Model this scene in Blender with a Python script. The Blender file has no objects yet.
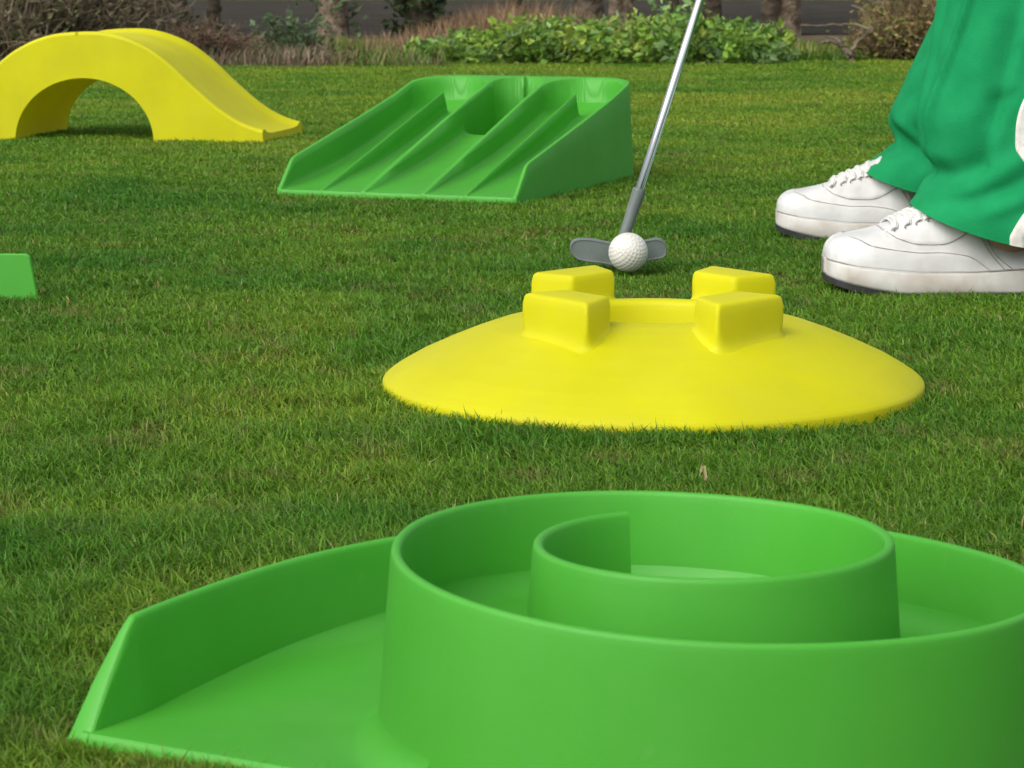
import bpy, math, random
import numpy as np
from mathutils import Vector, Matrix
random.seed(7)
rng = np.random.default_rng(11)
R = math.radians
C = bpy.context.scene.collection
sc = bpy.context.scene

# ------------------------------------------------------------------ helpers
class Geo:
    """collects verts/faces (and an optional per-vertex colour) for ONE mesh"""
    def __init__(self):
        self.v = []; self.f = []; self.n = 0; self.c = []
    def add(self, V, F, col=None):
        V = np.asarray(V, float).reshape(-1, 3)
        self.v.append(V)
        for f in F: self.f.append(tuple(int(i) + self.n for i in f))
        self.c.append(np.tile(np.array(col if col is not None else (1, 1, 1)), (len(V), 1)) if col is None or np.ndim(col) == 1 else np.asarray(col))
        self.n += len(V)
        return self
    def build(self, name, mat, parent=None, smooth=True, color=False):
        me = bpy.data.meshes.new(name)
        V = np.concatenate(self.v)
        me.from_pydata(V.tolist(), [], self.f)
        if color:
            at = me.attributes.new('tint', 'FLOAT_COLOR', 'POINT')
            c = np.concatenate(self.c); c = np.concatenate([c, np.ones((len(c), 1))], 1)
            at.data.foreach_set('color', c.astype(np.float32).ravel())
        me.update()
        if smooth: me.polygons.foreach_set('use_smooth', [True] * len(me.polygons))
        me.materials.append(mat)
        o = bpy.data.objects.new(name, me); C.objects.link(o)
        if parent: o.parent = parent
        return o

def fast_mesh(name, V, loops, starts, totals, mat, tint=None, smooth=True):
    me = bpy.data.meshes.new(name)
    me.vertices.add(len(V)); me.vertices.foreach_set('co', V.astype(np.float32).ravel())
    me.loops.add(len(loops)); me.loops.foreach_set('vertex_index', loops.astype(np.int32))
    me.polygons.add(len(starts)); me.polygons.foreach_set('loop_start', starts.astype(np.int32))
    me.polygons.foreach_set('loop_total', totals.astype(np.int32))
    if smooth: me.polygons.foreach_set('use_smooth', np.ones(len(starts), bool))
    if tint is not None:
        at = me.attributes.new('tint', 'FLOAT_COLOR', 'POINT')
        c = np.concatenate([tint, np.ones((len(tint), 1))], 1)
        at.data.foreach_set('color', c.astype(np.float32).ravel())
    me.update(calc_edges=True); me.validate()
    me.materials.append(mat)
    o = bpy.data.objects.new(name, me); C.objects.link(o)
    return o

def tag(o, label=None, cat=None, group=None, kind=None):
    if label: o['label'] = label
    if cat: o['category'] = cat
    if group: o['group'] = group
    if kind: o['kind'] = kind
    return o

def empty(name, loc, label, cat, group=None, rz=0):
    o = bpy.data.objects.new(name, None); C.objects.link(o)
    o.location = loc; o.rotation_euler = (0, 0, rz); o.empty_display_size = .05
    return tag(o, label, cat, group)

def grid_faces(n, m, closed_m=False, off=0):
    F = []
    for i in range(n - 1):
        for j in range(m if closed_m else m - 1):
            a = i * m + j; b = i * m + (j + 1) % m
            F.append((a + off, b + off, b + m + off, a + m + off))
    return F

def sweep(P, r, k=5, cap=True):
    """tube along polyline P with radii r"""
    P = np.asarray(P, float); n = len(P); r = np.broadcast_to(np.asarray(r, float), (n,))
    T = np.gradient(P, axis=0); T /= np.linalg.norm(T, axis=1)[:, None] + 1e-9
    up = np.array([0, 0, 1.]) if abs(T[:, 2]).mean() < .9 else np.array([1., 0, 0])
    A = np.cross(T, up); A /= np.linalg.norm(A, axis=1)[:, None] + 1e-9
    B = np.cross(A, T)
    ph = np.arange(k) * 2 * np.pi / k
    V = P[:, None] + r[:, None, None] * (A[:, None] * np.cos(ph)[None, :, None] + B[:, None] * np.sin(ph)[None, :, None])
    F = grid_faces(n, k, True)
    if cap: F += [tuple(range(k)), tuple((n - 1) * k + j for j in reversed(range(k)))]
    return V.reshape(-1, 3), F

def lathe(prof, k=48, c=(0, 0, 0)):
    prof = np.asarray(prof, float); a = np.arange(k) * 2 * np.pi / k
    V = np.stack([prof[:, None, 0] * np.cos(a), prof[:, None, 0] * np.sin(a), np.repeat(prof[:, 1:2], k, 1)], 2)
    return V.reshape(-1, 3) + np.array(c), grid_faces(len(prof), k, True)

def cr(x, xs, ys):
    """smooth (Catmull-Rom / cubic hermite) interpolation"""
    xs = np.asarray(xs, float); ys = np.asarray(ys, float); x = np.clip(np.asarray(x, float), xs[0], xs[-1])
    i = np.clip(np.searchsorted(xs, x, side='right') - 1, 0, len(xs) - 2)
    m = np.gradient(ys, xs)
    h = xs[i + 1] - xs[i]; t = (x - xs[i]) / h
    return ((2*t**3 - 3*t**2 + 1) * ys[i] + (t**3 - 2*t**2 + t) * h * m[i] + (-2*t**3 + 3*t**2) * ys[i + 1] + (t**3 - t**2) * h * m[i + 1])

def sstep(a, b, x):
    t = np.clip((x - a) / (b - a), 0, 1); return t * t * (3 - 2 * t)

_tabs = {}
def vnoise(x, y, s, seed=0):
    """value noise, cell size s metres"""
    if seed not in _tabs: _tabs[seed] = np.random.default_rng(100 + seed).random((256, 256))
    T = _tabs[seed]; X = x / s; Y = y / s
    i = np.floor(X).astype(int); j = np.floor(Y).astype(int); u = X - i; v = Y - j
    u = u*u*(3-2*u); v = v*v*(3-2*v); g = lambda a, b: T[a % 256, b % 256]
    return (g(i, j)*(1-u) + g(i+1, j)*u)*(1-v) + (g(i, j+1)*(1-u) + g(i+1, j+1)*u)*v

# ------------------------------------------------------------------ materials
def new_mat(name):
    m = bpy.data.materials.new(name); m.use_nodes = True
    nt = m.node_tree; return m, nt, nt.nodes['Principled BSDF']
def node(nt, t, **kw):
    n = nt.nodes.new(t)
    for k, v in kw.items():
        if k in n.inputs: n.inputs[k].default_value = v
        else: setattr(n, k, v)
    return n

def noise_mat(name, c1, c2, scale, rough=.6, bump=0., bscale=None, detail=4, spec=.5, bdist=.002):
    m, nt, b = new_mat(name)
    tc = node(nt, 'ShaderNodeTexCoord')
    no = node(nt, 'ShaderNodeTexNoise', Scale=scale, Detail=detail)
    nt.links.new(tc.outputs['Object'], no.inputs['Vector'])
    r = node(nt, 'ShaderNodeValToRGB'); r.color_ramp.elements[0].position = .35; r.color_ramp.elements[1].position = .65
    r.color_ramp.elements[0].color = (*c1, 1); r.color_ramp.elements[1].color = (*c2, 1)
    nt.links.new(no.outputs['Fac'], r.inputs['Fac']); nt.links.new(r.outputs['Color'], b.inputs['Base Color'])
    b.inputs['Roughness'].default_value = rough; b.inputs['Specular IOR Level'].default_value = spec
    if bump:
        n2 = node(nt, 'ShaderNodeTexNoise', Scale=bscale or scale * 4, Detail=3)
        nt.links.new(tc.outputs['Object'], n2.inputs['Vector'])
        bp = node(nt, 'ShaderNodeBump', Strength=bump, Distance=bdist)
        nt.links.new(n2.outputs['Fac'], bp.inputs['Height']); nt.links.new(bp.outputs['Normal'], b.inputs['Normal'])
    return m

def plastic(name, c, rough=.42, spec=.55):
    c = np.array(c)
    m = noise_mat(name, tuple(c * .95), tuple(np.minimum(c * 1.05, 1)), 9, rough, .16, 700, 3, spec, .0005)
    nt = m.node_tree; b = nt.nodes['Principled BSDF']; L = nt.links.new
    tc = node(nt, 'ShaderNodeTexCoord'); n = node(nt, 'ShaderNodeTexNoise', Scale=60., Detail=6)
    mr = node(nt, 'ShaderNodeMapRange'); mr.inputs['To Min'].default_value = rough - .06; mr.inputs['To Max'].default_value = rough + .12
    L(tc.outputs['Object'], n.inputs['Vector']); L(n.outputs['Fac'], mr.inputs['Value'])
    L(mr.outputs['Result'], b.inputs['Roughness'])
    b.inputs['Subsurface Weight'].default_value = 0; b.inputs['Subsurface Scale'].default_value = .008
    b.inputs['Subsurface Radius'].default_value = tuple(.25 + .75 * c / c.max())
    # a thin uneven film of dust, and short scuff marks
    d = node(nt, 'ShaderNodeTexNoise', Scale=14., Detail=9, Roughness=.72); L(tc.outputs['Object'], d.inputs['Vector'])
    dr = node(nt, 'ShaderNodeMapRange'); dr.inputs['From Min'].default_value = .42; dr.inputs['From Max'].default_value = .75; dr.inputs['To Max'].default_value = .045
    L(d.outputs['Fac'], dr.inputs['Value'])
    mp = node(nt, 'ShaderNodeMapping'); mp.inputs['Scale'].default_value = (22, 260, 60); mp.inputs['Rotation'].default_value = (.3, .5, .7); L(tc.outputs['Object'], mp.inputs['Vector'])
    s_ = node(nt, 'ShaderNodeTexNoise', Scale=1., Detail=4); L(mp.outputs[0], s_.inputs['Vector'])
    sr = node(nt, 'ShaderNodeMapRange'); sr.inputs['From Min'].default_value = .66; sr.inputs['From Max'].default_value = .74; sr.inputs['To Max'].default_value = .06
    L(s_.outputs['Fac'], sr.inputs['Value'])
    ad = node(nt, 'ShaderNodeMath', operation='ADD'); L(dr.outputs[0], ad.inputs[0]); L(sr.outputs[0], ad.inputs[1])
    old = b.inputs['Base Color'].links[0].from_socket
    mx = node(nt, 'ShaderNodeMix', data_type='RGBA'); L(ad.outputs[0], mx.inputs['Factor']); L(old, mx.inputs['A']); mx.inputs['B'].default_value = (.46, .44, .36, 1)
    L(mx.outputs['Result'], b.inputs['Base Color'])
    # thin moulded polyethylene lets some light through its walls
    tr = node(nt, 'ShaderNodeBsdfTranslucent'); L(mx.outputs['Result'], tr.inputs['Color'])
    ms = node(nt, 'ShaderNodeMixShader'); ms.inputs['Fac'].default_value = .30
    L(b.outputs[0], ms.inputs[1]); L(tr.outputs[0], ms.inputs[2]); L(ms.outputs[0], nt.nodes['Material Output'].inputs['Surface'])
    return m

def leafy(name, rough=.5, trans=.35, gain=1.0, spec=.3):
    """foliage coloured per leaf by the 'tint' attribute, with light coming through"""
    m, nt, b = new_mat(name)
    at = node(nt, 'ShaderNodeAttribute', attribute_name='tint')
    nt.links.new(at.outputs['Color'], b.inputs['Base Color'])
    b.inputs['Roughness'].default_value = rough; b.inputs['Specular IOR Level'].default_value = spec
    tr = node(nt, 'ShaderNodeBsdfTranslucent'); mx = node(nt, 'ShaderNodeMixShader'); mx.inputs['Fac'].default_value = trans
    nt.links.new(at.outputs['Color'], tr.inputs['Color'])
    nt.links.new(b.outputs[0], mx.inputs[1]); nt.links.new(tr.outputs[0], mx.inputs[2])
    nt.links.new(mx.outputs[0], nt.nodes['Material Output'].inputs['Surface'])
    return m

M = {}
M['green'] = plastic('green_plastic', (.078, .46, .034), .47)
M['yellow'] = plastic('yellow_plastic', (.71, .685, .005), .50, .28)
M['grass'] = leafy('grass_blade', .5, .42)
M['leaf'] = leafy('leaf', .5, .3)
M['dry'] = leafy('dry_stem', .8, .15, spec=.1)
M['bark'] = noise_mat('bark', (.035, .028, .018), (.10, .08, .055), 14, .9, .8, 30, 6, .2, .03)
M['palmbark'] = noise_mat('fibrous_bark', (.07, .052, .034), (.23, .18, .125), 22, .95, 1., 40, 6, .1, .04)
M['twig'] = noise_mat('twig', (.10, .08, .055), (.22, .18, .13), 20, .9, 0, detail=2, spec=.1)
M['white_leather'] = noise_mat('white_leather', (.54, .53, .51), (.68, .68, .675), 22, .42, .4, 70, 8, .40, .0022)
M['white_rubber'] = noise_mat('white_rubber', (.46, .41, .35), (.66, .64, .61), 22, .6, .2, 120, 5, .3, .001)
M['black_rubber'] = noise_mat('black_rubber', (.012, .012, .014), (.03, .03, .03), 40, .7, .2, 100)
M['seam'] = noise_mat('seam_thread', (.27, .25, .22), (.38, .35, .31), 60, .8)
M['lace'] = noise_mat('lace_cotton', (.62, .61, .58), (.76, .75, .72), 200, .8, .3, 900)
M['fleece'] = noise_mat('green_jersey', (.008, .220, .075), (.012, .262, .092), 30, .92, .35, 420, 9, .10, .0012)
M['stripe'] = noise_mat('white_tape', (.62, .60, .55), (.74, .73, .69), 90, .8, .4, 900)
M['sock'] = noise_mat('brown_sock', (.05, .014, .012), (.075, .02, .016), 200, .9, .3, 800)
M['skin'] = noise_mat('skin', (.42, .25, .17), (.50, .30, .21), 20, .5, .1, 200)
M['hair'] = noise_mat('hair', (.02, .013, .008), (.05, .03, .02), 60, .6, .3, 200)
M['ballwhite'] = noise_mat('ball_cover', (.62, .60, .54), (.68, .67, .62), 60, .35, 0, spec=.45)
M['greyplastic'] = noise_mat('grey_plastic', (.12, .145, .138), (.155, .18, .172), 60, .42, .25, 700, 3, .4, .0006)
M['rubbergrip'] = noise_mat('rubber_grip', (.015, .015, .016), (.03, .03, .03), 80, .8, .5, 300)
m, nt, b = new_mat('chrome_steel'); M['steel'] = m
b.inputs['Base Color'].default_value = (.72, .72, .71, 1); b.inputs['Metallic'].default_value = 1; b.inputs['Roughness'].default_value = .16

def ground_mat():
    m, nt, b = new_mat('lawn_soil')
    tc = node(nt, 'ShaderNodeTexCoord'); L = nt.links.new
    n1 = node(nt, 'ShaderNodeTexNoise', Scale=1.2, Detail=8, Roughness=.7); L(tc.outputs['Object'], n1.inputs['Vector'])
    n2 = node(nt, 'ShaderNodeTexNoise', Scale=180., Detail=5); L(tc.outputs['Object'], n2.inputs['Vector'])
    r1 = node(nt, 'ShaderNodeValToRGB'); e = r1.color_ramp.elements
    e[0].position = .3; e[0].color = (.055, .085, .012, 1); e[1].position = .7; e[1].color = (.12, .155, .025, 1)
    r2 = node(nt, 'ShaderNodeValToRGB'); e = r2.color_ramp.elements
    e[0].position = .35; e[0].color = (.45, .45, .45, 1); e[1].position = .65; e[1].color = (1.3, 1.3, 1.2, 1)
    L(n1.outputs['Fac'], r1.inputs['Fac']); L(n2.outputs['Fac'], r2.inputs['Fac'])
    mx = node(nt, 'ShaderNodeMix', data_type='RGBA', blend_type='MULTIPLY'); mx.inputs['Factor'].default_value = 1
    L(r1.outputs['Color'], mx.inputs['A']); L(r2.outputs['Color'], mx.inputs['B'])
    L(mx.outputs['Result'], b.inputs['Base Color']); b.inputs['Roughness'].default_value = 1; b.inputs['Specular IOR Level'].default_value = .1
    bp = node(nt, 'ShaderNodeBump', Strength=.8, Distance=.01); L(n2.outputs['Fac'], bp.inputs['Height']); L(bp.outputs['Normal'], b.inputs['Normal'])
    return m
M['ground'] = ground_mat()
M['asphalt'] = noise_mat('asphalt', (.033, .030, .025), (.055, .050, .040), 3, 1, .5, 60, 8, .03, .01)
M['path'] = noise_mat('earth', (.085, .062, .038), (.15, .115, .075), 5, 1, .6, 50, 8, .1, .02)

# ------------------------------------------------------------------ camera
F_PX, PITCH, CAM_H = 2500.0, R(9.5), .32693
cam = bpy.data.cameras.new('Camera'); co = bpy.data.objects.new('Camera', cam); C.objects.link(co)
co.location = (0, 0, CAM_H); co.rotation_euler = (R(90) - PITCH, 0, 0)
cam.sensor_width = 36; cam.lens = F_PX / 1024 * 36; cam.clip_start = .05; cam.clip_end = 2000
cam.dof.use_dof = True; cam.dof.focus_distance = 1.9; cam.dof.aperture_fstop = cam.lens / 1000 / .0021
sc.camera = co

def at(px, py, D):
    """world point at ground distance D seen at a photo pixel (only used to read sizes off the photo)"""
    a = (px - 512) / F_PX; b_ = (384 - py) / F_PX
    d = np.array([a, math.cos(PITCH) + b_ * math.sin(PITCH), -math.sin(PITCH) + b_ * math.cos(PITCH)])
    return d * D / d[1] + np.array([0, 0, CAM_H])

# ------------------------------------------------------------------ light
w = bpy.data.worlds.new('World'); sc.world = w; w.use_nodes = True
nt = w.node_tree; bg = nt.nodes['Background']
SUN_EL, SUN_AZ = R(47), R(-138)      # azimuth measured from +Y towards +X
sky = node(nt, 'ShaderNodeTexSky'); sky.sky_type = 'NISHITA'; sky.sun_disc = False
sky.sun_elevation = SUN_EL; sky.sun_rotation = SUN_AZ; sky.air_density = 1; sky.dust_density = 4; sky.ozone_density = .6
hs = node(nt, 'ShaderNodeHueSaturation', Saturation=.30)
nt.links.new(sky.outputs[0], hs.inputs['Color']); nt.links.new(hs.outputs[0], bg.inputs['Color'])
bg.inputs['Strength'].default_value = .15
sl = bpy.data.lights.new('Sun', 'SUN'); so = bpy.data.objects.new('Sun', sl); C.objects.link(so)
sl.energy = .85; sl.angle = R(60); sl.color = (1, .95, .87)
sd = Vector((math.sin(SUN_AZ) * math.cos(SUN_EL), math.cos(SUN_AZ) * math.cos(SUN_EL), math.sin(SUN_EL)))
so.rotation_euler = sd.to_track_quat('Z', 'Y').to_euler()
sc.view_settings.view_transform = 'Standard'; sc.view_settings.look = 'None'
sc.view_settings.exposure = .47; sc.view_settings.gamma = 1

# ================================================================== GROUND
GZ = -.0085
def sheet(name, pts, z, mat):
    g = Geo(); g.add([(x, y, z) for x, y in pts], [tuple(range(len(pts)))])
    return tag(g.build(name, mat, smooth=False), kind='structure')
sheet('ground', [(-300, -100), (300, -100), (300, 500), (-300, 500)], GZ, M['ground'])
def band(name, y0, y1, z, mat, x0=-60, x1=60, wob=.25, n=90, seed=3):
    xs = np.linspace(x0, x1, n); a = y0 + wob * (vnoise(xs + 200, xs * 0, 1.3, seed) - .5) * 2; b_ = y1 + wob * (vnoise(xs + 300, xs * 0, 1.7, seed + 1) - .5) * 2
    V = np.concatenate([np.stack([xs, a, 0*xs + z], 1), np.stack([xs, b_, 0*xs + z], 1)])
    g = Geo(); g.add(V, [(i, i + 1, n + i + 1, n + i) for i in range(n - 1)])
    return tag(g.build(name, mat, smooth=False), kind='structure')
band('earth_verge', 10.5, 12.4, GZ + .004, M['path'])
band('road', 12.2, 24.5, GZ + .008, M['asphalt'], wob=.1)

# ================================================================== SPIRAL OBSTACLE
SC = np.array([.0846, 1.0442])
SA = [129,150,170,190,210,230,260,290,320,345,375,400,425,450,472,490,512,530,548,570,600,622,650,680,705,730,755,770,800,830,855,870,885,896]
SR = [52.5,59,66.5,74,80,82.5,82,80,78,76,73,71.5,72.8,80,92,104,118.5,127.5,134.2,138.5,141,142,140.8,142,142,138.3,138.5,144.5,165,189,205.5,218.5,234,252]
def rS(A): return cr(A, SA, np.array(SR) / 1000 + .0006)
def zS(A): return np.interp(A, [129, 531, 725, 899], [.088, .088, .069, .046])
def pS(A):
    A = np.asarray(A, float); r = rS(A); a = np.radians(A)
    return np.stack([SC[0] + r * np.cos(a), SC[1] + r * np.sin(a)], -1)
HT, DRAFT = .0022, .080; RT = .0020
A_ = np.arange(129, 896.1, 1.5)
Pw = pS(A_); Zw = zS(A_)
# smooth the path a little, then the sloping end of the entry wall
for _ in range(6): Pw[1:-1] = .25 * Pw[:-2] + .5 * Pw[1:-1] + .25 * Pw[2:]
for _ in range(10): Zw[1:-1] = .25 * Zw[:-2] + .5 * Zw[1:-1] + .25 * Zw[2:]
Pm = Pw.copy()
def pM(A): return np.stack([np.interp(A, A_, Pm[:, 0]), np.interp(A, A_, Pm[:, 1])], -1)
e0 = Pw[-1]; e1 = np.array([-.187, 1.036])
tt = np.array([.04, .10, .2, .4, .6, .8, .94, 1.0])
Pe = e0 + (e1 - e0) * tt[:, None]
Ze = .046 - np.array([.0006, .0025, .0065, .0160, .0255, .0365, .0445, .0475])
Pw = np.concatenate([Pw, Pe]); Zw = np.concatenate([Zw, Ze])
T = np.gradient(Pw, axis=0); T /= np.linalg.norm(T, axis=1)[:, None]
N = np.stack([T[:, 1], -T[:, 0]], 1)          # outward
root = empty('spiral_obstacle', (SC[0], SC[1], 0), 'large green plastic spiral of curling walls with an open ramp entry, in the foreground', 'golf obstacle')
rows = []
for i in range(len(Pw)):
    z = Zw[i]; h = HT + (DRAFT * (.046 - z) * 1.15 if i >= len(A_) else 0)
    prof = []   # (offset, z)
    for fq in (1, .5, .15, .05): zz = z - fq * (z + .010); prof.append((h + DRAFT * (z - zz), min(zz, z - RT)))
    for a in (0, 30, 60, 90, 120, 150, 180): prof.append(((h - RT) * (1 if a < 90 else -1 if a > 90 else 0) + RT * math.cos(R(a)), z - RT + RT * math.sin(R(a))))
    for fq in (.05, .15, .5, 1): zz = z - fq * (z + .010); prof.append((-(h + DRAFT * (z - zz)), min(zz, z - RT)))
    rows.append([(Pw[i, 0] + N[i, 0] * o, Pw[i, 1] + N[i, 1] * o, zz) for o, zz in prof])
rows = np.array(rows) - np.array([SC[0], SC[1], 0]); k = rows.shape[1]
g = Geo(); g.add(rows.reshape(-1, 3), grid_faces(len(rows), k)); g.add(rows[0], [tuple(range(k))]); g.add(rows[-1], [tuple(reversed(range(k)))])
wall = g.build('spiral_wall', M['green'], root)
# ramp floor: ribbon between each turn of the wall and the turn inside it
def zF(A): return -.0050 + .0035 * np.log1p(np.exp((zS(A) - .0394) / .0035))
FA = np.concatenate([np.arange(489, 896, 2.), np.arange(896, 938, .75)])
lipA = e1.copy(); lipB = np.array([-.0817, .9820])
rows = []; lip = []
RF = .015
for A in FA:
    inn = pM(A - 360)
    d = np.array([math.cos(R(A)), math.sin(R(A))])
    if A <= 896: outp = pM(A); zf = float(zF(A)); wall_out = 1
    elif A < 902:
        outp = e0 + (lipA - e0) * (A - 896) / 6.; zf = float(zF(A)); wall_out = 0
    else:
        # lip line: intersect the ray with it
        e = lipB - lipA; mtx = np.array([[d[0], -e[0]], [d[1], -e[1]]]); s = np.linalg.solve(mtx, lipA - SC)
        outp = SC + d * max(s[0], np.linalg.norm(inn - SC) + .004); zf = float(zF(A)); wall_out = 0
    L_ = np.linalg.norm(outp - inn)
    oi = HT + DRAFT * (zS(A - 360) - zf); oo = (HT + DRAFT * max(zS(min(A, 896)) - zf, 0)) if wall_out else 0
    L0, L1 = oi - .0013, L_ - oo + (.0013 if wall_out else 0)
    if L1 - L0 < .003: L1 = L0 + .003
    t = np.concatenate([L0 + np.array([0, .0007, .002, .004, .0065, .010]), np.linspace(L0 + .012, max(L1 - .012, L0 + .0125), 6), L1 - np.array([.010, .0065, .004, .002, .0007, 0])])
    t = np.clip(np.maximum.accumulate(np.clip(t, L0, L1)), L0, L1)
    row = []
    for tv in t:
        z = zf
        di, do = tv - L0, L1 - tv
        if di < RF: z += RF - math.sqrt(max(RF**2 - (RF - di)**2, 0))
        if do < RF and wall_out: z += (RF - math.sqrt(max(RF**2 - (RF - do)**2, 0))) * (1 if A < 850 else max(0, (894 - A) / 44))
        p = inn + (outp - inn) / L_ * tv; row.append((p[0], p[1], z))
    rows.append(row)
    if A >= 902: lip.append(row[-1])
rows = np.array(rows) - np.array([SC[0], SC[1], 0]); k = rows.shape[1]
g = Geo(); g.add(rows.reshape(-1, 3), [tuple(reversed(f)) for f in grid_faces(len(rows), k)])
lp = np.array(lip) - np.array([SC[0], SC[1], 0])      # rounded front edge of the entry ramp
dn = np.array([-.35, -.9, 0]); edge = [lp, lp + dn * .0012 + [0, 0, -.0008], lp + dn * .002 + [0, 0, -.003], lp + dn * .002 + [0, 0, -.013]]
g.add(np.array(edge).reshape(-1, 3), grid_faces(4, len(lp)))
# centre floor
ca = np.arange(129, 490, 4.); zc = .045
ring = []
for fr in (0, .5, .85, .93, .97, 1.0):
    rr = rS(ca) - (HT + DRAFT * .043); rise = {0: 0, .5: 0, .85: .0002, .93: .0015, .97: .004, 1.0: .009}[fr]
    ring.append(np.stack([rr * fr * np.cos(np.radians(ca)), rr * fr * np.sin(np.radians(ca)), 0 * ca + zc + rise], 1))
ring = np.array(ring); g.add(ring.reshape(-1, 3), grid_faces(len(ring), len(ca)))
g.build('ramp_floor', M['green'], root)
def in_spiral(x, y):
    dx, dy = x - SC[0], y - SC[1]; r = np.hypot(dx, dy); a = np.degrees(np.arctan2(dy, dx)) % 360
    lim = np.zeros_like(r)
    for kk in (1, 2):
        A = a + 360 * kk; ok = (A >= 536) & (A <= 896); lim = np.where(ok, np.maximum(lim, rS(A) + .0085), lim)
    A = a + 720; e = lipB - lipA
    s = (e[0] * dy - e[1] * dx)
    side = (x - lipA[0]) * e[1] - (y - lipA[1]) * e[0]
    apron = (a > 174) & (a < 222) & (side < 0) & (r < .30) & (x > -.192)
    return (r < lim) | apron

# ================================================================== YELLOW DOME TARGET
DC = np.array([.1125, 1.98]); DR = .2157
root = empty('dome_target', (DC[0], DC[1], 0), 'round yellow plastic dome with four raised corner blocks round a central cup', 'golf obstacle', rz=R(-3.4))
prof = [(.0, .018), (.03, .018), (.056, .018), (.0605, .0195), (.063, .024), (.0645, .034), (.0655, .047), (.0662, .051), (.068, .0535), (.071, .0547), (.0745, .0548), (.080, .0545), (.088, .0535), (.096, .0518), (.104, .0503), (.128, .0438),
        (.148, .0366), (.168, .0283), (.190, .0182), (.203, .0108), (.2110, .0056), (.2146, .0026), (.2160, .0004), (.2163, -.003), (.2163, -.014)]
pr = np.array(prof); s = np.concatenate([[0], np.cumsum(np.hypot(*np.diff(pr, axis=0).T))]); q = np.linspace(0, s[-1], 110)
q = np.unique(np.concatenate([q, s])); pf = np.stack([np.interp(q, s, pr[:, 0]), np.interp(q, s, pr[:, 1])], 1)
V, F = lathe(pf, 160); g = Geo(); g.add(V, [tuple(reversed(f)) for f in F])
dome = g.build('dome', M['yellow'], root)
def rounded_poly(P, r, n=5):
    P = np.asarray(P, float); out = []
    for i in range(len(P)):
        a, b_, c = P[i - 1], P[i], P[(i + 1) % len(P)]
        u = (a - b_) / np.linalg.norm(a - b_); v = (c - b_) / np.linalg.norm(c - b_)
        for t in np.linspace(0, 1, n):
            out.append((1-t)**2 * (b_ + u * r) + 2*t*(1-t) * b_ + t*t * (b_ + v * r))
    return np.array(out)
def offset_poly(P, d):
    P = np.asarray(P, float); out = []
    ctr = P.mean(0)
    for i in range(len(P)):
        a, b_, c = P[i - 1], P[i], P[(i + 1) % len(P)]
        n1 = np.array([(b_ - a)[1], -(b_ - a)[0]]); n1 /= np.linalg.norm(n1); n2 = np.array([(c - b_)[1], -(c - b_)[0]]); n2 /= np.linalg.norm(n2)
        if n1 @ (b_ - ctr) < 0: n1 = -n1
        if n2 @ (b_ - ctr) < 0: n2 = -n2
        out.append(b_ + (n1 + n2) * d / (1 + n1 @ n2))
    return np.array(out)
B0 = np.array([(.033, .082), (.066, .043), (.100, .066), (.049, .125)])
for sx, sy in ((1, 1), (-1, 1), (-1, -1), (1, -1)):
    P = B0 * np.array([sx, sy])
    if sx * sy < 0: P = P[::-1]
    # (offset outwards, height between the dome surface 0 and the block top 1, corner radius); the foot flares into the dome
    levels = [(.0085, -.05, .024), (.0062, .015, .021), (.0044, .07, .017), (.0032, .15, .013), (.0024, .28, .009), (.0019, .45, .006), (.0014, .75, .0045), (.0006, .90, .0045), (-.0002, .955, .0045), (-.0016, .985, .0045), (-.0040, .998, .004), (-.009, 1.0, .003)]
    g = Geo(); rows = []
    for o, q_, rr in levels:
        Q = rounded_poly(offset_poly(P, o), rr); zd = np.interp(np.hypot(Q[:, 0], Q[:, 1]), pf[12:, 0], pf[12:, 1])
        zd = np.where(np.hypot(Q[:, 0], Q[:, 1]) < .071, .0545, zd)
        rows.append(np.column_stack([Q, zd + q_ * (.0774 - zd)]))
    rows = np.array(rows); k = rows.shape[1]
    g.add(rows.reshape(-1, 3), grid_faces(len(rows), k, True) + [tuple((len(rows) - 1) * k + j for j in range(k))])
    o = g.build('corner_block', M['yellow'], root)

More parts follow.
